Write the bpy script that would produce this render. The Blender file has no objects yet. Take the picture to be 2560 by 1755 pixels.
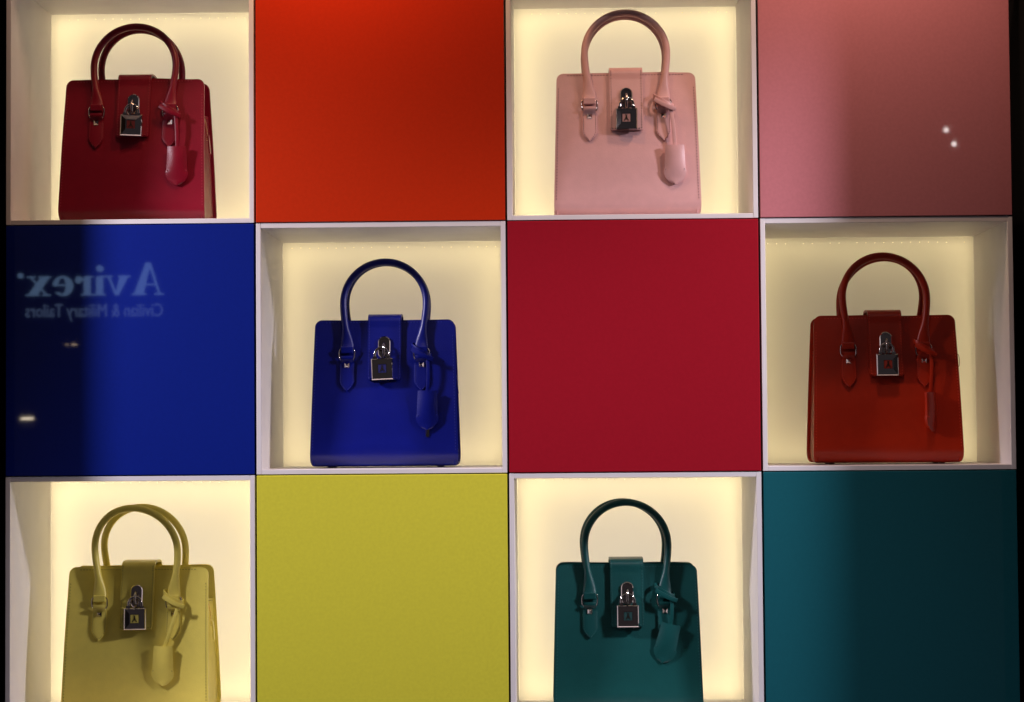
import bpy, bmesh, math, random
from mathutils import Vector, Matrix, noise
random.seed(7)
scene = bpy.context.scene
COL = scene.collection
PI = math.pi

# ------------------------------------------------------------------ camera
cd = bpy.data.cameras.new("camera")
cam = bpy.data.objects.new("camera", cd); COL.objects.link(cam)
CX, CZ, CD_, YAW, PIT, ROL, FPX = 0.0857, -0.3665, 3.5722, -0.02174, 0.03738, -0.00758, 5021.0
fw = Vector((math.sin(YAW)*math.cos(PIT), math.cos(YAW)*math.cos(PIT), math.sin(PIT)))
r0 = Vector((math.cos(YAW), -math.sin(YAW), 0)); u0 = r0.cross(fw)
r1 = r0*math.cos(ROL)+u0*math.sin(ROL); u1 = -r0*math.sin(ROL)+u0*math.cos(ROL)
mw = Matrix((r1, u1, -fw)).transposed().to_4x4(); mw.translation = (CX, -CD_, CZ)
cam.matrix_world = mw
cd.sensor_width = 36.0; cd.lens = 36.0*FPX/2560.0; cd.clip_start = 0.05; cd.clip_end = 60
scene.camera = cam

# ------------------------------------------------------------------ world, lamps, exposure
w = bpy.data.worlds.new("World"); scene.world = w; w.use_nodes = True
bg = w.node_tree.nodes["Background"]
bg.inputs[0].default_value = (0.95, 0.80, 0.90, 1); bg.inputs[1].default_value = 0.031
def spot(name, loc, target, watts, colour, half_deg, blend, radius):
    l = bpy.data.lights.new(name, 'SPOT'); l.energy = watts; l.color = colour
    l.spot_size = math.radians(2*half_deg); l.spot_blend = blend; l.shadow_soft_size = radius
    o = bpy.data.objects.new(name, l); COL.objects.link(o); o.location = loc
    o.rotation_euler = (Vector(target)-Vector(loc)).to_track_quat('-Z', 'Y').to_euler()
    return o
COOL = (0.97, 0.88, 1.0); WARM = (1.0, 0.50, 0.22)
spot("side_spotlight", (-2.03, -0.85, 0.75), (-0.62, 0, -0.34), 210, COOL, 23, 0.85, 0.14)
spot("side_spotlight", (2.03, -0.90, 0.75), (0.66, 0, -0.34), 215, COOL, 23, 0.85, 0.12)
spot("front_spotlight", (0.25, -1.70, 1.85), (0.08, 0, 0.05), 22, (1.0, 0.80, 0.72), 22, 0.9, 0.03)
spot("ceiling_downlight", (-0.36, -0.20, 0.64), (-0.36, 0.0, 0.20), 3.3, WARM, 70, 0.9, 0.03)
spot("ceiling_downlight", (-0.06, -0.26, 0.74), (-0.06, 0.0, 0.20), 4.2, WARM, 65, 0.9, 0.03)
spot("ceiling_downlight", (0.62, -0.26, 0.84), (0.66, 0.05, 0.0), 15.0, (1.0, 0.62, 0.44), 55, 0.9, 0.04)
spot("ceiling_downlight", (-0.62, -0.30, 0.95), (-0.64, 0.05, 0.1), 7.0, (1.0, 0.60, 0.40), 45, 0.9, 0.04)
vs = scene.view_settings
vs.view_transform = 'Standard'; vs.look = 'None'; vs.gamma = 1; vs.exposure = 0.0
vs.use_curve_mapping = False
cy = scene.cycles
cy.use_denoising = True; cy.max_bounces = 8; cy.diffuse_bounces = 4; cy.glossy_bounces = 4
cy.caustics_reflective = False; cy.caustics_refractive = False; cy.sample_clamp_indirect = 4

# ------------------------------------------------------------------ materials
def nodes_of(name):
    m = bpy.data.materials.new(name); m.use_nodes = True
    nt = m.node_tree; b = nt.nodes["Principled BSDF"]
    return m, nt, b
def mottled(nt, b, col, amount, scale, detail=3):
    """base colour with a little uneven pigment"""
    tc = nt.nodes.new("ShaderNodeTexCoord"); nz = nt.nodes.new("ShaderNodeTexNoise")
    nz.inputs["Scale"].default_value = scale; nz.inputs["Detail"].default_value = detail
    nt.links.new(tc.outputs["Object"], nz.inputs["Vector"])
    mp = nt.nodes.new("ShaderNodeMapRange")
    mp.inputs[1].default_value = 0.3; mp.inputs[2].default_value = 0.7
    mp.inputs[3].default_value = 1-amount; mp.inputs[4].default_value = 1+amount
    nt.links.new(nz.outputs["Fac"], mp.inputs[0])
    mx = nt.nodes.new("ShaderNodeVectorMath"); mx.operation = 'SCALE'
    mx.inputs[0].default_value = col[:3]
    nt.links.new(mp.outputs[0], mx.inputs["Scale"]); nt.links.new(mx.outputs[0], b.inputs["Base Color"])
    return tc
def leather(name, col, rough=0.36):
    m, nt, b = nodes_of(name)
    tc = mottled(nt, b, col, 0.03, 60)
    b.inputs["Roughness"].default_value = rough
    b.inputs["Specular IOR Level"].default_value = 0.45
    n1 = nt.nodes.new("ShaderNodeTexNoise"); n1.inputs["Scale"].default_value = 420; n1.inputs["Detail"].default_value = 4
    n2 = nt.nodes.new("ShaderNodeTexNoise"); n2.inputs["Scale"].default_value = 22; n2.inputs["Detail"].default_value = 2
    for n in (n1, n2): nt.links.new(tc.outputs["Object"], n.inputs["Vector"])
    b1 = nt.nodes.new("ShaderNodeBump"); b1.inputs["Strength"].default_value = 0.5; b1.inputs["Distance"].default_value = 0.0004
    b2 = nt.nodes.new("ShaderNodeBump"); b2.inputs["Strength"].default_value = 0.5; b2.inputs["Distance"].default_value = 0.0012
    nt.links.new(n1.outputs["Fac"], b1.inputs["Height"]); nt.links.new(n2.outputs["Fac"], b2.inputs["Height"])
    nt.links.new(b2.outputs[0], b1.inputs["Normal"]); nt.links.new(b1.outputs[0], b.inputs["Normal"])
    return m
def plain(name, col, rough=0.5, metal=0.0, mott=0.0, scale=30):
    m, nt, b = nodes_of(name)
    b.inputs["Base Color"].default_value = (*col[:3], 1)
    if mott: mottled(nt, b, col, mott, scale)
    b.inputs["Roughness"].default_value = rough; b.inputs["Metallic"].default_value = metal
    return m
def panel_mat(name, col):
    m, nt, b = nodes_of(name)
    tc = mottled(nt, b, col, 0.035, 170, 12)
    b.inputs["Roughness"].default_value = 0.6; b.inputs["Specular IOR Level"].default_value = 0.08
    b.inputs["Coat Weight"].default_value = 1.0; b.inputs["Coat Roughness"].default_value = 0.021
    b.inputs["Coat IOR"].default_value = 1.5
    nz = nt.nodes.new("ShaderNodeTexNoise"); nz.inputs["Scale"].default_value = 600
    bp = nt.nodes.new("ShaderNodeBump"); bp.inputs["Strength"].default_value = 0.25; bp.inputs["Distance"].default_value = 0.0003
    nt.links.new(tc.outputs["Object"], nz.inputs["Vector"]); nt.links.new(nz.outputs["Fac"], bp.inputs["Height"])
    nt.links.new(bp.outputs[0], b.inputs["Normal"])
    return m
def glow(name, col, strength):
    m = bpy.data.materials.new(name); m.use_nodes = True; nt = m.node_tree; nt.nodes.clear()
    e = nt.nodes.new("ShaderNodeEmission"); o = nt.nodes.new("ShaderNodeOutputMaterial")
    e.inputs[0].default_value = (*col, 1); e.inputs[1].default_value = strength
    nt.links.new(e.outputs[0], o.inputs[0]); return m
def diffuser_mat():
    m = bpy.data.materials.new("opal_acrylic"); m.use_nodes = True; nt = m.node_tree; nt.nodes.clear()
    o = nt.nodes.new("ShaderNodeOutputMaterial")
    t = nt.nodes.new("ShaderNodeBsdfTranslucent"); t.inputs[0].default_value = (0.92, 0.90, 0.86, 1)
    d = nt.nodes.new("ShaderNodeBsdfDiffuse"); d.inputs[0].default_value = (0.85, 0.80, 0.72, 1)
    g = nt.nodes.new("ShaderNodeBsdfGlossy"); g.inputs[1].default_value = 0.12
    fr = nt.nodes.new("ShaderNodeFresnel"); fr.inputs[0].default_value = 1.45
    m1 = nt.nodes.new("ShaderNodeMixShader"); m1.inputs[0].default_value = 0.35
    m2 = nt.nodes.new("ShaderNodeMixShader")
    nt.links.new(t.outputs[0], m1.inputs[1]); nt.links.new(d.outputs[0], m1.inputs[2])
    nt.links.new(fr.outputs[0], m2.inputs[0]); nt.links.new(m1.outputs[0], m2.inputs[1]); nt.links.new(g.outputs[0], m2.inputs[2])
    nt.links.new(m2.outputs[0], o.inputs[0]); return m
M_WHITE = plain("white_laminate", (0.80, 0.78, 0.79), 0.42, mott=0.03, scale=14)
M_BLACK = plain("black_lacquer", (0.006, 0.005, 0.005), 0.35)
M_BACK = plain("black_board", (0.004, 0.004, 0.004), 0.8)
M_CHROME = plain("polished_nickel", (0.60, 0.55, 0.52), 0.035, 1.0)
M_GOLD = plain("gold_zip", (0.75, 0.52, 0.22), 0.3, 1.0)
M_DARK = plain("engraved_dark_metal", (0.03, 0.025, 0.02), 0.4, 0.6)
M_DIFF = diffuser_mat()

# ------------------------------------------------------------------ mesh helpers
def link(name, me, mat, parent=None, smooth=False):
    o = bpy.data.objects.new(name, me); COL.objects.link(o)
    if mat: me.materials.append(mat)
    if parent: o.parent = parent
    if smooth:
        me.polygons.foreach_set("use_smooth", [True]*len(me.polygons))
    return o
def from_bm(name, bm, mat, parent=None, smooth=False, angle=None):
    bmesh.ops.recalc_face_normals(bm, faces=bm.faces[:])
    if angle is not None:
        for e in bm.edges:
            if len(e.link_faces) == 2 and e.calc_face_angle(0) > angle: e.smooth = False
    me = bpy.data.meshes.new(name); bm.to_mesh(me); bm.free()
    return link(name, me, mat, parent, smooth)
def tag(o, label, cat, group=None):
    o["label"] = label; o["category"] = cat
    if group: o["group"] = group
    return o
def empty(name, loc, rz=0):
    e = bpy.data.objects.new(name, None); COL.objects.link(e); e.location = loc; e.rotation_euler = (0, 0, rz)
    e.empty_display_size = 0.05
    return e
def add_box(bm, x0, x1, y0, y1, z0, z1, bev=0.0, mat=None):
    vs_ = [bm.verts.new(p) for p in ((x0,y0,z0),(x1,y0,z0),(x1,y1,z0),(x0,y1,z0),(x0,y0,z1),(x1,y0,z1),(x1,y1,z1),(x0,y1,z1))]
    if mat is not None:
        for v in vs_: v.co = mat @ v.co
    fs = [bm.faces.new([vs_[i] for i in q]) for q in ((3,2,1,0),(4,5,6,7),(0,1,5,4),(1,2,6,5),(2,3,7,6),(3,0,4,7))]
    if bev:
        es = list({e for f in fs for e in f.edges})
        bmesh.ops.bevel(bm, geom=es, offset=bev, segments=2, affect='EDGES', profile=0.5)
def box(name, x0, x1, y0, y1, z0, z1, mat, parent=None, bev=0.0):
    bm = bmesh.new(); add_box(bm, x0, x1, y0, y1, z0, z1, bev)
    return from_bm(name, bm, mat, parent)
def grid_solid(bm, P, t, edge=0.0006):
    """a sheet of leather: rows of outer points, thickness t, softly rounded rim"""
    R, C = len(P), len(P[0])
    N = []
    for r in range(R):
        row = []
        for c in range(C):
            a = P[min(r+1, R-1)][c]-P[max(r-1, 0)][c]; b_ = P[r][min(c+1, C-1)]-P[r][max(c-1, 0)]
            n = b_.cross(a)
            row.append(n.normalized() if n.length > 1e-12 else (row[-1] if row else Vector((0, -1, 0))))
        N.append(row)
    O = [[bm.verts.new(P[r][c]) for c in range(C)] for r in range(R)]
    I = [[bm.verts.new(P[r][c]-N[r][c]*t) for c in range(C)] for r in range(R)]
    for r in range(R-1):
        for c in range(C-1):
            bm.faces.new((O[r][c], O[r][c+1], O[r+1][c+1], O[r+1][c]))
            bm.faces.new((I[r][c], I[r+1][c], I[r+1][c+1], I[r][c+1]))
    loop = [(0, c) for c in range(C)]+[(r, C-1) for r in range(1, R)]+[(R-1, c) for c in range(C-2, -1, -1)]+[(r, 0) for r in range(R-2, 0, -1)]
    for k in range(len(loop)):
        a, b_ = loop[k], loop[(k+1) % len(loop)]
        try: bm.faces.new((O[a[0]][a[1]], I[a[0]][a[1]], I[b_[0]][b_[1]], O[b_[0]][b_[1]]))
        except ValueError: pass
def sweep(bm, pts, A, B, ra, rb, n=12, closed=False, square=False):
    """tube along pts; A,B functions/index -> section axes; ra, rb radii lists"""
    rings = []
    for i, p in enumerate(pts):
        ring = []
        for k in range(n):
            th = 2*PI*k/n
            c, s = math.cos(th), math.sin(th)
            if square:
                q = 0.35
                c = math.copysign(abs(c)**q, c); s = math.copysign(abs(s)**q, s)
            ring.append(bm.verts.new(p+A[i]*(ra[i]*c)+B[i]*(rb[i]*s)))
        rings.append(ring)
    L = len(pts)
    for i in range(L if closed else L-1):
        a, b_ = rings[i], rings[(i+1) % L]
        for k in range(n):
            bm.faces.new((a[k], a[(k+1) % n], b_[(k+1) % n], b_[k]))
    if not closed:
        bm.faces.new(rings[0][::-1]); bm.faces.new(rings[-1])
def tube(bm, pts, rad, n=10, closed=False, ref=Vector((0, 1, 0)), flat=1.0, square=False):
    L = len(pts); A = []; B = []
    for i in range(L):
        if closed: t = pts[(i+1) % L]-pts[i-1]
        else: t = pts[min(i+1, L-1)]-pts[max(i-1, 0)]
        t.normalize(); a = t.cross(ref)
        if a.length < 1e-4: a = t.cross(Vector((1, 0, 0)))
        a.normalize(); A.append(a); B.append(a.cross(t).normalized())
    rs = rad if isinstance(rad, list) else [rad]*L
    sweep(bm, pts, A, B, rs, [q*flat for q in rs], n, closed, square)
def prism(bm, poly, y0, y1, mat=None):
    f = [Vector((x, y0, z)) for x, z in poly]; k = [Vector((x, y1, z)) for x, z in poly]
    if mat is not None: f = [mat @ v for v in f]; k = [mat @ v for v in k]
    f = [bm.verts.new(v) for v in f]; k = [bm.verts.new(v) for v in k]; n = len(poly)
    bm.faces.new(f); bm.faces.new(k[::-1])
    for i in range(n): bm.faces.new((f[i], k[i], k[(i+1) % n], f[(i+1) % n]))
def stitches(bm, pts, normal_fn, length=0.0024, gap=0.0016, wid=0.0006, up=0.00045):
    """a dashed thread along a polyline"""
    carry = 0.0
    for a, b_ in zip(pts[:-1], pts[1:]):
        d = b_-a; L = d.length
        if L < 1e-9: continue
        d.normalize(); s = carry
        while s+length <= L:
            p = a+d*(s+length/2); n = normal_fn(p).normalized(); side = d.cross(n).normalized()
            m = Matrix((d, side, n)).transposed().to_4x4(); m.translation = p
            add_box(bm, -length/2, length/2, -wid, wid, -up, up, mat=m)
            s += length+gap
        carry = max(0.0, s-L)

# ------------------------------------------------------------------ setting: black window niche
def struct(name, *a):
    o = box(name, *a); o["kind"] = "structure"; return o
struct("wall_back", -1.6, 1.6, 0.46, 0.50, -1.6, 0.75, M_BACK)
struct("wall_left", -1.05, -0.915, -0.122, 0.45, -1.6, 1.5, M_BLACK)
struct("wall_right", 0.921, 1.05, -0.225, 0.45, -1.6, 1.5, M_BLACK)

# ------------------------------------------------------------------ the checkerboard
P = 0.45; TB = 0.0086; DEPTH = 0.29
COLS = {"crimson": (0.21, 0.002, 0.016), "pink": (0.66, 0.39, 0.385), "blue": (0.0005, 0.005, 0.175),
        "orange": (0.42, 0.020, 0.002), "yellow": (0.86, 0.74, 0.14), "teal": (0.005, 0.075, 0.072)}
def cell(col, row):
    x0 = -0.9+P*col; z1 = P*(1-row); return x0, x0+P, z1-P, z1
def display_box(col, row, colour, warm, sheet_s, strip_s, label):
    x0, x1, z0, z1 = cell(col, row)
    x0 += 0.0014; x1 -= 0.0020; z0 += 0.0006; z1 -= 0.0008
    cx, cz = (x0+x1)/2, (z0+z1)/2
    e = tag(empty("display_box", (cx, 0, z0)), label, "display box", "lit display boxes in the window wall")
    X0, X1, Z1 = x0-cx, x1-cx, z1-z0
    yb = DEPTH+0.115; b = 0.0007
    box("side_board", X0, X0+TB, 0, yb, 0, Z1, M_WHITE, e, b)
    box("side_board", X1-TB, X1, 0, yb, 0, Z1, M_WHITE, e, b)
    box("top_board", X0+TB, X1-TB, 0.0004, yb, Z1-TB, Z1, M_WHITE, e, b)
    box("bottom_board", X0+TB, X1-TB, 0.0004, yb, 0, TB, M_WHITE, e, b)
    ix0, ix1, iz0, iz1 = X0+TB, X1-TB, TB, Z1-TB
    box("back_board", ix0, ix1, yb-0.008, yb-0.001, iz0, iz1, M_WHITE, e)
    lp = box("light_panel", ix0+0.0005, ix1-0.0005, DEPTH, DEPTH+0.003, iz0+0.0005, iz1-0.0005, M_DIFF, e)
    # single-sided sheet keeps the opal acrylic cheap: front face only
    me = lp.data; bm = bmesh.new(); bm.from_mesh(me)
    bmesh.ops.delete(bm, geom=[f for f in bm.faces if f.calc_center_median().y > DEPTH+0.001], context='FACES')
    bm.to_mesh(me); bm.free()
    gs = glow("led_sheet_light", warm, sheet_s); gt = glow("led_strip_light", (1.0, 0.81, 0.42), strip_s*1.05)
    box("led_sheet", ix0+0.04, ix1-0.04, yb-0.0130, yb-0.0100, iz0+0.04, iz1-0.04, gs, e)
    ys = DEPTH+0.036
    box("led_strip", ix0+0.002, ix0+0.004, ys, ys+0.008, iz0+0.01, iz1-0.01, gt, e)
    box("led_strip", ix1-0.004, ix1-0.002, ys, ys+0.008, iz0+0.01, iz1-0.01, gt, e)
    box("led_strip", ix0+0.01, ix1-0.01, ys, ys+0.008, iz1-0.004, iz1-0.002, gt, e)
    box("led_strip", ix0+0.01, ix1-0.01, ys, ys+0.008, iz0+0.002, iz0+0.004, gt, e)
    # tiny glowing dots in place of led reflections along the panel's upper edge
    bm = bmesh.new(); n = 24
    for i in range(n):
        if random.random() < 0.12: continue
        bx = ix0+0.018+(ix1-ix0-0.036)*i/(n-1); bz = iz1-0.0105+random.uniform(-.0006, .0006)
        prism(bm, [(bx+0.0011*math.cos(t), bz+0.0008*math.sin(t)) for t in (0, 1.05, 2.1, 3.14, 4.19, 5.24)], DEPTH-0.0012, DEPTH-0.0002)
    o = from_bm("led_reflections", bm, glow("led_reflection_glow", (1, 0.88, 0.6), 1.25), e); o["kind"] = "stuff"
    return e, cx, z0+TB
def colour_panel(col, row, name, rgb, label):
    x0, x1, z0, z1 = cell(col, row)
    j = random.uniform(-.0004, .0004)
    e = box("colour_panel", x0+0.0016, x1-0.0022, -0.001+j, 0.020, z0+0.0010, z1-0.0012, panel_mat(name+"_panel", rgb), None, 0.0011)
    # origin at its base
    c = Vector(((x0+x1)/2, 0, z0)); e.data.transform(Matrix.Translation(-c)); e.location = c
    return tag(e, label, "panel", "coloured panels in the window wall")
colour_panel(1, 0, "orange", (0.60, 0.030, 0.002), "bright orange red square panel above the blue handbag's box")
colour_panel(3, 0, "pink", (0.58, 0.21, 0.235), "dusty pink square panel above the rust orange handbag's box")
bp_ = colour_panel(0, 1, "blue", (0.001, 0.014, 0.24), "deep blue square panel showing the mirrored shop sign")
colour_panel(2, 1, "red", (0.36, 0.006, 0.019), "dark red square panel below the pink handbag's box")
colour_panel(1, 2, "yellow", (0.72, 0.70, 0.055), "mustard yellow square panel below the blue handbag's box")
colour_panel(3, 2, "teal", (0.007, 0.115, 0.145), "dark teal square panel below the rust orange handbag's box")
BOXES = {}
for key, col, row, warm, ss, st, lab in (
    ("crimson", 0, 0, (1.0, 0.85, 0.69), 0.82, 13, "white lit display box around the crimson handbag"),
    ("pink", 2, 0, (1.0, 0.86, 0.69), 0.92, 13, "white lit display box around the pink handbag"),
    ("blue", 1, 1, (1.0, 0.83, 0.67), 0.62, 9.5, "white lit display box around the cobalt blue handbag"),
    ("orange", 3, 1, (1.0, 0.86, 0.60), 0.36, 7, "dimmer white display box around the rust orange handbag"),
    ("yellow", 0, 2, (1.0, 0.87, 0.69), 1.25, 14, "white lit display box around the pale yellow handbag"),
    ("teal", 2, 2, (1.0, 0.86, 0.70), 1.15, 13, "white lit display box around the dark teal handbag")):
    BOXES[key] = display_box(col, row, key, warm, ss, st, lab)
# ------------------------------------------------------------------ handbags
HT = 0.274
def half_w(z): return 0.1345-0.0065*max(0.0, z-0.03)/0.24
def yf(z):
    t = (z-0.03)/0.24
    return -(0.065-0.037*t+0.004*math.sin(PI*max(0, min(1, t))))
def front(x, z):
    q = max(0.0, 1-(x/0.135)**2)
    return yf(z)-0.0035*q*max(0.0, 1-abs(z-0.11)/0.16)
def nrm_front(p):
    return Vector((0, -1, 0.16))
def panel_rows(sgn, seed, C=30):
    rows = []
    zz = [("a", a) for a in [i/9 for i in range(10)]]
    zs = [0.03+0.231*i/26 for i in range(1, 27)]+[0.261+0.013*math.sin(PI/2*i/9) for i in range(1, 10)]
    zz += [("z", z) for z in zs]
    for kind, v in zz:
        row = []
        if kind == "a":
            th = v*PI/2; yy = -0.041-0.024*math.sin(th); z = 0.030-0.024*math.cos(th)
            hw = half_w(0.03)-0.007*(1-math.sin(th))**2
        else:
            z = v; yy = None; hw = half_w(z)
            if z > HT-0.013: hw -= 0.013-math.sqrt(max(0.0, 0.013**2-(z-(HT-0.013))**2))
        for c in range(C+1):
            u = -math.cos(PI*(0.08+0.84*c/C))/math.cos(PI*0.08)
            x = u*hw
            y = yy if yy is not None else front(x, z)
            wob = noise.noise(Vector((x*9+seed*7.3, z*9, seed)))*0.0022*min(1.0, max(0.0, z/0.2))
            zt = z+(noise.noise(Vector((x*14, seed*3.1, 5)))*0.0018*max(0.0, z-0.2)/0.07)
            row.append(Vector((x, (y+wob)*1.0, zt)) if sgn < 0 else Vector((-x, -(y+wob), zt)))
        rows.append(row)
    return rows
def rotated(v, piv, ang):
    d = v-piv; c, s = math.cos(ang), math.sin(ang)
    return piv+Vector((d.x*c-d.z*s, d.y, d.x*s+d.z*c))
LETTERS = None
def lock_text():
    global LETTERS
    if LETTERS is None:
        cu = bpy.data.curves.new("lock_lettering", 'FONT'); cu.body = "PATRIZIA PEPE"; cu.size = 0.0042; cu.align_x = 'CENTER'
        cu.extrude = 0.0002; cu.resolution_u = 1
        t = bpy.data.objects.new("tmp", cu); COL.objects.link(t)
        bpy.context.view_layer.update()
        LETTERS = bpy.data.meshes.new_from_object(t.evaluated_get(bpy.context.evaluated_depsgraph_get()))
        bpy.data.objects.remove(t)
        wd = max(v.co.x for v in LETTERS.vertices)*2
        LETTERS.transform(Matrix.Scale(0.0235/wd, 4))
        LETTERS.materials.append(M_DARK)
    return LETTERS
def handle(bag, mat, side, tilt_top, skew, seed, up=0.0):
    """rolled leather handle; side -1 front, +1 back; tilt_top = y of the arch top; skew shifts the arch sideways"""
    R_, zc = 0.0760, 0.3010+up
    pts = []
    for i in range(15):
        t = i/14; e = t*t*(3-2*t)
        pts.append((-(0.0680+0.0080*e), 0.222+t*(zc-0.222)))
    for i in range(1, 36):
        a = PI-PI*i/36
        pts.append((R_*math.cos(a), zc+R_*math.sin(a)))
    pts += [(-x, z) for x, z in pts[:15][::-1]]
    yb = (front(0.068, 0.222)-0.0085)
    if side > 0: yb = -yb
    V = []
    for x, z in pts:
        k = (z-0.222)/(zc+R_-0.222)
        V.append(Vector((x+skew*k*k, yb+(tilt_top-yb)*(k**0.8), z)))
    L = len(V); ra, rb = [], []
    for i in range(L):
        d = min(i, L-1-i); s = d*0.0055
        f = max(0.0, 1-s/0.040); f = f*f*(3-2*f)
        ra.append(0.0064+0.0058*f); rb.append(0.0064-0.0030*f)
    A, B = [], []
    for i in range(L):
        t = (V[min(i+1, L-1)]-V[max(i-1, 0)]).normalized()
        a = t.cross(Vector((0, 1, 0))).normalized(); A.append(a); B.append(a.cross(t).normalized())
    bm = bmesh.new(); sweep(bm, V, A, B, ra, rb, 16)
    h = from_bm("handle", bm, mat, bag, True, 0.9)
    # folded ends that wrap the rings, and a seam line under the arch
    for s in (-1, 1):
        bm = bmesh.new()
        add_box(bm, s*0.068-0.0112, s*0.068+0.0112, yb-0.0042, yb+0.0042, 0.2120, 0.2246, 0.0016)
        from_bm("handle_end", bm, mat, h)
    return h, yb
def handbag(key, loc, rz, colour, label, tagx=0.085, tagz=0.132, tilt=0.0, yawt=0.0, lock_dx=0.0, lock_rot=0.0,
            ft=-0.027, bt=0.027, skf=0.0, skb=0.0, key_out=False, seed=1, knot_up=0.0, zip_out=True, thread_out=False, up=0.005, size=1.0, lock_yaw=0.0):
    mat = leather(key+"_leather", colour)
    thr = plain(key+"_thread", tuple(c*0.42 for c in colour) if key in ("pink", "yellow") else tuple(min(1, c*1.6+0.02) for c in colour), 0.6)
    edge = plain(key+"_lining", tuple(c*0.55 for c in colour), 0.6)
    bag = tag(empty("handbag", loc, rz), label, "handbag", "padlock handbags in the lit boxes")
    bag.scale = (size, size, size)
    # ---- body
    bm = bmesh.new(); R = panel_rows(-1, seed); grid_solid(bm, R, 0.0042)
    fp = from_bm("front_panel", bm, mat, bag, True, 0.9)
    bm = bmesh.new(); grid_solid(bm, panel_rows(1, seed+9), 0.0042)
    from_bm("back_panel", bm, mat, bag, True, 0.9)
    # edge stitching of the front panel, 4 mm in
    bm = bmesh.new()
    for s in (-1, 1):
        pts = []
        for i in range(40):
            z = 0.035+0.213*i/39; x = s*(half_w(z)-0.0042)
            pts.append(Vector((x, front(x, z)-0.0004+noise.noise(Vector((x*9+seed*7.3, z*9, seed)))*0.0022*min(1, z/0.2), z)))
        stitches(bm, pts, nrm_front)
    pts = []
    for i in range(40):
        x = -0.108+0.216*i/39; z = HT-0.0045
        pts.append(Vector((x, front(x, z)-0.0004+noise.noise(Vector((x*9+seed*7.3, z*9, seed)))*0.0022, z)))
    stitches(bm, pts, nrm_front)
    o = from_bm("stitching", bm, thr, fp); o["kind"] = "stuff"
    for s in (-1, 1):                                    # folded side gussets
        bm = bmesh.new(); rows = []
        for i in range(22):
            z = 0.009+0.203*i/21; row = []
            for c in range(13):
                t = c/12; f = 1-abs(2*t-1); f = f*f*(3-2*f)
                y0 = yf(max(z, 0.03))+0.004
                x = half_w(z)-0.0052-0.014*f*(0.25+0.75*z/0.21)
                row.append(Vector((s*x, y0*(1-2*t), z)) if s > 0 else Vector((s*x, -y0*(1-2*t), z)))
            rows.append(row)
        grid_solid(bm, rows, 0.002)
        g = from_bm("gusset", bm, mat, bag, True, 0.9)
        bm = bmesh.new(); pts = [Vector((r[c].x+s*0.0003, r[c].y, r[c].z)) for r in [rows[-1]] for c in range(13)]
        stitches(bm, [Vector((p.x, p.y, p.z-0.004)) for p in pts], lambda p: Vector((s, 0, 0)))
        o = from_bm("stitching", bm, thr, g); o["kind"] = "stuff"
    bm = bmesh.new(); add_box(bm, -0.126, 0.126, -0.043, 0.043, 0.0058, 0.0100, 0.001)
    from_bm("base", bm, mat, bag)
    bm = bmesh.new(); add_box(bm, -0.118, 0.118, -0.034, 0.034, 0.2085, 0.2115)
    zt = from_bm("zip_top", bm, edge, bag)
    for sx in (-1, 1):
        for sy in (-1, 1):
            bm = bmesh.new()
            bmesh.ops.create_cone(bm, cap_ends=True, segments=14, radius1=0.0042, radius2=0.0058, depth=0.0030,
                                  matrix=Matrix.Translation((sx*0.100, sy*0.034, 0.0045)))
            from_bm("foot", bm, M_CHROME, bag)
    # zip running over the side
    if zip_out:
        bm = bmesh.new(); pth = []
        for i in range(30):
            t = i/29; a = t*PI*0.5
            pth.append(Vector((0.112+0.0150*math.sin(a), 0.006, 0.214-0.010*(1-math.cos(a))-0.040*t*t)))
        for i, p in enumerate(pth):
            add_box(bm, p.x-0.0012, p.x+0.0012, p.y-0.0022, p.y+0.0022, p.z-0.0005, p.z+0.0005)
        o = from_bm("zipper", bm, M_GOLD, bag); o["kind"] = "stuff"
        bm = bmesh.new(); rows = []
        for i in range(9):
            t = i/8; z = 0.172-0.034*t; wz = 0.0052+0.0012*t
            rows.append([Vector((0.1285+0.003*t, 0.004-wz+2*wz*c/4, z)) for c in range(5)])
        grid_solid(bm, rows, 0.0024); from_bm("zip_pull", bm, mat, bag)
    if thread_out:
        bm = bmesh.new()
        pts = [Vector((0.134+0.0045*math.sin(t*PI), -0.01, 0.203-0.026*t+0.004*math.sin(t*7))) for t in [i/12 for i in range(13)]]
        tube(bm, pts, 0.0005, 6); from_bm("loose_thread", bm, M_DARK, bag)
    # ---- centre flap
    bm = bmesh.new(); rows = []; path = []
    for i in range(8):
        z = 0.165+0.098*i/7; path.append((-(yf(z))+0.0070, z))
    top_y = -yf(0.263)+0.0070
    for i in range(1, 20):
        a = PI*i/20; c_, s_ = math.cos(a), math.sin(a)
        path.append((top_y*math.copysign(abs(c_)**0.62, c_), 0.263+0.0225*abs(s_)**0.62))
    zend = 0.1635
    for i in range(20):
        z = 0.263-(0.263-zend)*i/19; path.append((front(0, z)-0.0066, z))
    for k, (y, z) in enumerate(path):
        hw = 0.0305
        if k >= len(path)-1: hw -= 0.0020
        rows.append([Vector((-u*hw, y, z)) for u in [1-2*c/12 for c in range(13)]])
    rows.reverse(); grid_solid(bm, rows, 0.0040)
    fl = from_bm("flap", bm, mat, bag, True, 0.8)
    bm = bmesh.new()
    for s in (-1, 1):
        stitches(bm, [Vector((s*0.0277, y-0.0003, z+0.0002)) for y, z in path[24:]], nrm_front)
    stitches(bm, [Vector((-0.0277+0.0554*i/10, front(0, zend)-0.0071, zend+0.0030)) for i in range(11)], nrm_front)
    o = from_bm("stitching", bm, thr, fl); o["kind"] = "stuff"
    # ---- slotted plate, link and padlock
    lean = 0.16; fy = front(0, 0.222)-0.0066
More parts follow.
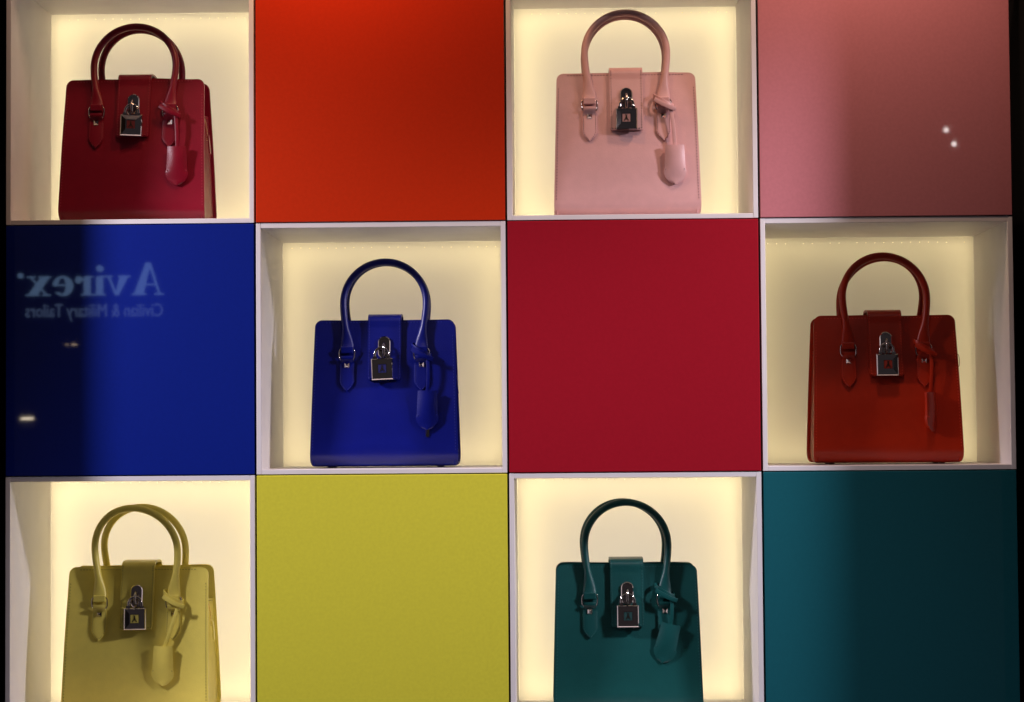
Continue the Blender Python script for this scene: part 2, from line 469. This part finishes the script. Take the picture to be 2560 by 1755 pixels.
    def stadium(hw, hh, n=12):
        return [(hw*math.cos(PI*i/n), hh-hw+hw*math.sin(PI*i/n)) for i in range(n+1)]+[(-hw*math.cos(PI*i/n), -(hh-hw)-hw*math.sin(PI*i/n)) for i in range(n+1)]
    Mpl = Matrix.Translation((0, fy, 0.222)) @ Matrix.Rotation(-lean, 4, 'X')
    bm = bmesh.new(); o1, o2, i1, i2 = (stadium(*q) for q in ((.0112, .0212), (.0098, .0198), (.0070, .0165), (.0066, .0161)))
    ringsd = [(o1, 0.0), (o1, -0.0030), (o2, -0.0042), (i1, -0.0042), (i2, -0.0012)]
    vr = [[bm.verts.new(Mpl @ Vector((x, y, z))) for x, z in poly] for poly, y in ringsd]
    n_ = len(o1)
    for a, b_ in zip(vr[:-1], vr[1:]):
        for k in range(n_): bm.faces.new((a[k], a[(k+1) % n_], b_[(k+1) % n_], b_[k]))
    bm.faces.new(vr[-1])
    bmesh.ops.remove_doubles(bm, verts=bm.verts[:], dist=1e-6)
    pl = from_bm("lock_plate", bm, M_CHROME, fl)
    bm = bmesh.new()
    ring = [Vector((0, fy-0.0075-0.0085*math.cos(2*PI*i/28), 0.2175+0.0125*math.sin(2*PI*i/28))) for i in range(28)]
    tube(bm, ring, 0.0021, 10, True, Vector((1, 0, 0))); from_bm("link", bm, M_CHROME, pl, True)
    piv = Vector((lock_dx*0.3, fy-0.0145, 0.2085))
    ML = Matrix.Translation((piv.x, piv.y, piv.z)) @ Matrix.Rotation(lock_yaw, 4, 'Z') @ Matrix.Rotation(lock_rot, 4, 'Y') @ Matrix.Rotation(-0.10, 4, 'X') @ Matrix.Translation((lock_dx*0.7, 0, -0.0260))
    S = 0.0195
    bm = bmesh.new()
    def sq(h, y, dz=0.0): return [bm.verts.new(ML @ Vector((x, y, z+dz))) for x, z in ((-h, -h), (h, -h), (h, h), (-h, h))]
    R4 = [sq(S-0.0012, 0.0070), sq(S, 0.0058), sq(S, -0.0030), sq(S-0.0016, -0.0046), sq(0.0096, -0.0090), sq(0.0078, -0.0092), sq(0.0074, -0.0078)]
    bm.faces.new(R4[0])
    for a, b_ in zip(R4[:-1], R4[1:]):
        for k in range(4): bm.faces.new((a[k], a[(k+1) % 4], b_[(k+1) % 4], b_[k]))
    bm.faces.new(R4[-1])
    lk = from_bm("padlock", bm, M_CHROME, bag)
    bm = bmesh.new(); sh = [Vector((-0.0122, 0, S-0.002)), Vector((-0.0122, 0, S+0.004))]
    sh += [Vector((-0.0122*math.cos(PI*i/18), 0, S+0.0070+0.0130*math.sin(PI*i/18))) for i in range(19)]
    sh += [Vector((0.0122, 0, S+0.004)), Vector((0.0122, 0, S-0.002))]
    tube(bm, [ML @ p for p in sh], 0.0024, 10); from_bm("shackle", bm, M_CHROME, lk, True, 0.9)
    for s in (-1, 1):
        bm = bmesh.new(); add_box(bm, s*0.0122-0.0038, s*0.0122+0.0038, -0.0036, 0.0036, S, S+0.0042, 0.0006, ML)
        from_bm("collar", bm, M_CHROME, lk)
    bm = bmesh.new(); add_box(bm, -0.0073, 0.0073, -0.00865, -0.0075, -0.0073, 0.0073, 0, ML)
    from_bm("inlay", bm, edge, lk)
    bm = bmesh.new()                                     # small winged emblem
    for poly in ([(-.0004, .0058), (-.0016, .0066), (-.0012, .0044), (0, .0032), (.0012, .0044), (.0016, .0066), (.0004, .0058), (0, .0046)],
                 [(-.0011, .0036), (.0011, .0036), (.0013, .0010), (.0006, -.0022), (0, -.0034), (-.0006, -.0022), (-.0013, .0010)],
                 [(-.0011, .0016), (-.0022, -.0012), (-.0040, -.0040), (-.0043, -.0054), (-.0031, -.0056), (-.0018, -.0034), (-.0007, -.0006)],
                 [(.0007, -.0006), (.0018, -.0034), (.0031, -.0056), (.0043, -.0054), (.0040, -.0040), (.0022, -.0012), (.0011, .0016)]):
        prism(bm, poly, -0.0094, -0.0086, ML)
    from_bm("emblem", bm, M_DARK, lk)
    lt = link("lettering", lock_text(), None, lk)
    # lie on the upper bevel of the padlock
    bev = math.atan2(0.0044, (S-0.0016)-0.0096)
    lt.matrix_local = ML @ Matrix.Translation((0, -0.00605, 0.01275)) @ Matrix.Rotation(PI/2-bev, 4, 'X')
    # ---- handles, rings, tabs
    hf, yb = handle(bag, mat, -1, ft, skf, seed, up); handle(bag, mat, 1, bt, skb, seed+1, up)
    for side in (-1, 1):
        for s in (-1, 1):
            xc = s*0.068; yr = yb*-side
            bm = bmesh.new(); path = []
            for i in range(32):
                a = 2*PI*i/32; c_, s_ = math.cos(a), math.sin(a)
                path.append(Vector((xc+0.0140*math.copysign(abs(c_)**0.6, c_), yr, 0.2105+0.0118*math.copysign(abs(s_)**0.6, s_))))
            tube(bm, path, 0.0013, 8, True); from_bm("ring", bm, M_CHROME, bag, True)
            bm = bmesh.new(); rows = []
            prof = [(0.2075, .0102, .0125), (0.2045, .0106, .0128), (0.2010, .0110, .0110), (0.1970, .0122, .0062)]
            prof += [(0.193-0.028*i/8, .0134, .0042) for i in range(9)]
            prof += [(0.165-0.0215*i/10, .0134*(1-(i/10)**2.1)+0.0006, .0042) for i in range(1, 11)]
            for z, hw, off in prof:
                row = []
                for c in range(9):
                    u = 1-2*c/8; x = xc-u*hw
                    y = front(x, z)-off+0.0012*(u**4)
                    row.append(Vector((x, y, z)) if side < 0 else Vector((2*xc-x, -y, z)))
                rows.append(row)
            rows.reverse(); grid_solid(bm, rows, 0.0030)
            tb = from_bm("tab", bm, mat, bag, True, 0.8)
            if side < 0:
                bm = bmesh.new(); lp = []
                for z, hw, off in prof[4:]: lp.append(Vector((xc-max(hw-0.0022, 0), front(xc, z)-0.0040, z+(0.002 if hw < .003 else 0))))
                lp2 = [Vector((2*xc-p.x, p.y, p.z)) for p in lp]
                stitches(bm, lp, nrm_front, 0.002, 0.0012, 0.0004); stitches(bm, lp2, nrm_front, 0.002, 0.0012, 0.0004)
                o = from_bm("stitching", bm, thr, tb); o["kind"] = "stuff"
                bm = bmesh.new(); h = 0.0043; y0 = front(xc, 0.1905)-0.0040
                q = [bm.verts.new((xc+a*h, y0, 0.1905+b_*h)) for a, b_ in ((-1, -1), (1, -1), (1, 1), (-1, 1))]
                q1 = [bm.verts.new((xc+a*h, y0-0.0016, 0.1905+b_*h)) for a, b_ in ((-1, -1), (1, -1), (1, 1), (-1, 1))]
                q2 = [bm.verts.new((xc+a*h*.28, y0-0.0044, 0.1905+b_*h*.28)) for a, b_ in ((-1, -1), (1, -1), (1, 1), (-1, 1))]
                for a, b_ in ((q, q1), (q1, q2)):
                    for k in range(4): bm.faces.new((a[k], a[(k+1) % 4], b_[(k+1) % 4], b_[k]))
                bm.faces.new(q2); from_bm("stud", bm, M_CHROME, tb)
    # ---- hanging leather tag on a knotted strap
    top = Vector((tagx, front(tagx, tagz)-0.0130, tagz))
    def place(v):
        v = Matrix.Rotation(yawt, 3, 'Z') @ v
        return rotated(v+top, top, tilt)
    bm = bmesh.new(); rows = []; LT = 0.0715
    def tag_hw(t):
        if t < 0.62: return 0.0172+0.0022*(t/0.62)
        k = (t-0.62)/0.38; return 0.0194*(1-k**2.5)**0.75+0.0016
    for i in range(27):
        t = i/26; hw = tag_hw(t)
        rows.append([place(Vector((-u*hw, -0.0055*(1-u*u)*(0.4+0.6*math.sin(PI*min(1, t+.15))), -LT*t))) for u in [1-2*c/12 for c in range(13)]])
    rows.reverse(); grid_solid(bm, rows, 0.0062)
    tg = from_bm("leather_tag", bm, mat, bag, True, 0.8)
    bm = bmesh.new(); nd = Matrix.Rotation(tilt, 3, 'Y') @ (Matrix.Rotation(yawt, 3, 'Z') @ Vector((0, -1, 0)))
    for s in (-1, 1):
        stitches(bm, [place(Vector((s*(tag_hw(t)-0.0028), -0.0022, -LT*t))) for t in [0.04+0.60*i/20 for i in range(21)]], lambda p: nd, 0.0022, 0.0014, 0.0005)
    o = from_bm("stitching", bm, thr, tg); o["kind"] = "stuff"
    hx, hz = 0.068, 0.2155+knot_up; hy = yb+(ft-yb)*max(0, (hz-0.222)/0.15)
    knot_end = Vector((hx+0.0155, hy-0.0115, hz-0.0115))
    bm = bmesh.new()                                      # strap from the knot down to the tag
    a_, b_ = knot_end+Vector((-0.004, 0.002, 0.004)), place(Vector((0, 0.003, -0.006)))
    pts = [a_.lerp(b_, i/12)+Vector((0.0018*math.sin(PI*i/12), -0.002*math.sin(PI*i/12), 0)) for i in range(13)]
    tube(bm, pts, 0.0033, 12, False, Vector((0, 1, 0)), 0.42, True)
    from_bm("strap", bm, mat, tg, True, 0.6)
    bm = bmesh.new()                                      # loop round the handle foot
    N = 40; path = []
    for i in range(N):
        th = 2*PI*i/N
        x = hx+0.0175*math.cos(th); y = hy-0.0008+0.0125*math.sin(th)*1.0
        z = hz+0.0015-0.0095*math.cos(th)+(0.003*math.sin(th))
        path.append(Vector((x, y, z)))
    B = []; A = []
    for i in range(N):
        t = (path[(i+1) % N]-path[i-1]).normalized()
        rad = Vector((math.cos(2*PI*i/N), math.sin(2*PI*i/N), 0)); bb = t.cross(rad).normalized(); A.append(bb); B.append(bb.cross(t).normalized())
    sweep(bm, path, A, B, [0.0042]*N, [0.0013]*N, 12, True, True)
    from_bm("strap_loop", bm, mat, tg, True, 0.6)
    bm = bmesh.new()                                      # second turn, its cut end poking out to the right
    pts = [Vector((hx-0.0170+0.0385*t, hy-0.0128-0.0036*math.sin(PI*t), hz+0.0035-0.0190*t-0.002*math.sin(PI*t))) for t in [i/14 for i in range(15)]]
    tube(bm, pts, 0.0040, 12, False, Vector((0, 1, 0)), 0.36, True)
    from_bm("strap_end", bm, mat, tg, True, 0.6)
    if key_out:
        bm = bmesh.new()
        for dx in (-0.0022, 0.0004, 0.0024):
            p = place(Vector((dx, 0.002, -LT-0.006)))
            add_box(bm, p.x-0.0007, p.x+0.0007, p.y-0.0008, p.y+0.0008, p.z-0.0065, p.z+0.0080)
        from_bm("small_key", bm, M_CHROME, tg)
    return bag
def at(key, dx, y=0.135): 
    _, cx, zf = BOXES[key]; return (cx+dx, y, zf-0.0029)
handbag("crimson", at("crimson", -0.012), -0.005, COLS["crimson"], "dark crimson leather handbag with silver padlock, tag hanging at its right",
        tagx=0.084, tagz=0.143, lock_rot=0.03, ft=-0.022, bt=0.012, seed=1, up=-0.004, lock_yaw=0.12)
handbag("pink", at("pink", -0.007, 0.100), 0.0, COLS["pink"], "pale pink leather handbag with silver padlock and hanging tag",
        tagx=0.087, tagz=0.133, seed=2, ft=-0.020, bt=0.014, up=0.010, size=0.985, lock_yaw=-0.09)
handbag("blue", at("blue", -0.0025), 0.01, COLS["blue"], "cobalt blue leather handbag with a small key peeking below its tag",
        tagx=0.079, tagz=0.143, lock_dx=-0.004, lock_rot=-0.04, ft=-0.014, bt=0.010, key_out=True, seed=3, lock_yaw=0.07)
handbag("orange", at("orange", 0.012), -0.022, COLS["orange"], "rust orange leather handbag with its tag turned edge-on",
        tagx=0.077, tagz=0.133, yawt=0.95, tilt=0.03, ft=-0.045, bt=0.004, skf=-0.004, skb=0.006, zip_out=False, thread_out=True, seed=4)
handbag("yellow", at("yellow", -0.006), -0.012, COLS["yellow"], "pale yellow leather handbag with its tag swung toward the padlock",
        tagx=0.053, tagz=0.134, tilt=-0.02, ft=-0.026, bt=0.016, skf=-0.013, skb=-0.004, seed=5, knot_up=0.004, lock_yaw=0.14)
handbag("teal", at("teal", -0.0135), 0.015, COLS["teal"], "dark teal leather handbag with its tag tilted to the left",
        tagx=0.078, tagz=0.168, tilt=-0.24, ft=-0.018, bt=0.022, skb=-0.004, zip_out=False, seed=6, knot_up=0.010, up=0.009)

# ------------------------------------------------------------------ across the mall, seen only mirrored in the glossy panels
YS = 7.0
def mirror_point(px, py):
    """where a thing stands whose reflection in the wall plane shows at pixel (px,py) of the 2324 px wide view"""
    k = 2560/2324
    d = fw*FPX+r1*(px*k-1280)-u1*(py*k-877.5)
    t = (YS+CD_)/d.y
    p = Vector((CX, -CD_, CZ))+d*t
    return Vector((p.x, -YS, p.z))
A0 = mirror_point(371, 669); A1 = mirror_point(57, 671)
UN = (A0-A1).length/4.30                                   # cap height of the big word
sign = tag(empty("shop_sign", A0), "lit blue white shop sign mirrored in the deep blue panel", "sign")
M_SIGN = glow("sign_light", (0.36, 0.60, 1.0), 3.0); M_SUB = glow("sign_small_light", (0.40, 0.58, 1.0), 2.0)
def arc(cx, cz, rx, rz, a0, a1, n=24): return [(cx+rx*math.cos(math.radians(a0+(a1-a0)*i/n)), cz+rz*math.sin(math.radians(a0+(a1-a0)*i/n))) for i in range(n+1)]
def letter(polys):
    bm = bmesh.new()
    for j, poly in enumerate(polys):
        # facing the shop window (+y), so the text runs towards -x
        prism(bm, [(-x*UN, z*UN) for x, z in poly], -0.01, 0.01+0.0006*j)
    return from_bm("letter", bm, M_SIGN, sign)
def bar(x0, x1, z0, z1): return [(x0, z0), (x1, z0), (x1, z1), (x0, z1)]
letter([[(0.40, 1.0), (0.54, 1.0), (0.90, 0.04), (0.62, 0.04)], [(0.40, 1.0), (0.45, 0.92), (0.15, 0.04), (0.10, 0.04)], bar(0.22, 0.64, 0.30, 0.34), bar(0.0, 0.27, 0, 0.045), bar(0.54, 0.97, 0, 0.045)])
letter([[(1.10, 0.58), (1.34, 0.58), (1.50, 0.0), (1.40, 0.0)], [(1.44, 0.0), (1.50, 0.02), (1.72, 0.58), (1.67, 0.58)], bar(1.03, 1.40, 0.56, 0.60), bar(1.58, 1.80, 0.56, 0.60)])
letter([bar(1.88, 2.08, 0, 0.58), bar(1.80, 2.16, 0, 0.04), bar(1.80, 2.0, 0.56, 0.60), arc(1.97, 0.83, 0.10, 0.10, 0, 345)])
letter([bar(2.27, 2.46, 0, 0.58), bar(2.19, 2.55, 0, 0.04), bar(2.19, 2.40, 0.56, 0.60), arc(2.64, 0.47, 0.09, 0.09, 0, 345), arc(2.62, 0.36, 0.17, 0.23, 60, 150)+arc(2.62, 0.36, 0.13, 0.19, 150, 60)])
letter([arc(3.12, 0.30, 0.31, 0.31, 0, 320)+arc(3.15, 0.30, 0.13, 0.25, 310, 10), bar(2.95, 3.40, 0.30, 0.345)])
letter([[(3.54, 0.58), (3.80, 0.58), (4.20, 0.02), (3.93, 0.02)], [(4.10, 0.58), (4.15, 0.58), (3.66, 0.02), (3.60, 0.02)], bar(3.50, 3.86, 0.56, 0.60), bar(3.98, 4.22, 0.56, 0.60), bar(3.52, 3.76, 0, 0.04), bar(3.86, 4.26, 0, 0.04)])
letter([arc(4.44, 0.63, 0.08, 0.08, 0, 345)])
cu = bpy.data.curves.new("sub", 'FONT'); cu.body = "Civilian & Military Tailors"; cu.size = 0.1; cu.extrude = 0.004; cu.resolution_u = 2
t_ = bpy.data.objects.new("tmp", cu); COL.objects.link(t_); bpy.context.view_layer.update()
me = bpy.data.meshes.new_from_object(t_.evaluated_get(bpy.context.evaluated_depsgraph_get())); bpy.data.objects.remove(t_)
wd = max(v.co.x for v in me.vertices); ht = max(v.co.y for v in me.vertices)
me.transform(Matrix(((-4.28*UN/wd, 0, 0, 0), (0, 0, 1, 0), (0, 0.40*UN/ht, 0, -0.66*UN), (0, 0, 0, 1))))
me.materials.clear(); link("tagline", me, M_SUB, sign)
def lamp(name, px, py, hw, hh, col, s, label, rounded):
    p = mirror_point(px, py); m = glow(name+"_light", col, s)
    k = (YS+CD_)/FPX*2560/2324
    bm = bmesh.new()
    if rounded: bmesh.ops.create_uvsphere(bm, u_segments=16, v_segments=10, radius=hw*k)
    else: add_box(bm, -hw*k, hw*k, -0.01, 0.01, -hh*k, hh*k, 0.004)
    o = from_bm(name, bm, m); o.location = p
    return tag(o, label, "lamp", "lamps across the mall")
lamp("round_lamp", 2147, 295, 5.0, 5.0, (1, 0.95, 0.92), 26, "upper of the two round lamps mirrored in the pink panel", True)
lamp("round_lamp", 2165, 327, 5.0, 5.0, (1, 0.95, 0.92), 26, "lower of the two round lamps mirrored in the pink panel", True)
lamp("tube_lamp", 152, 782, 4, 1.6, (1, 0.75, 0.5), 5, "small dim tube lamp mirrored in the blue panel, left of its twin", False)
lamp("tube_lamp", 168, 782, 6, 1.8, (1, 0.75, 0.5), 8, "small dim tube lamp mirrored in the blue panel, right of its twin", False)
lamp("tube_lamp", 62, 950, 14, 2.6, (1, 0.85, 0.62), 22, "bright tube lamp mirrored low on the blue panel", False)
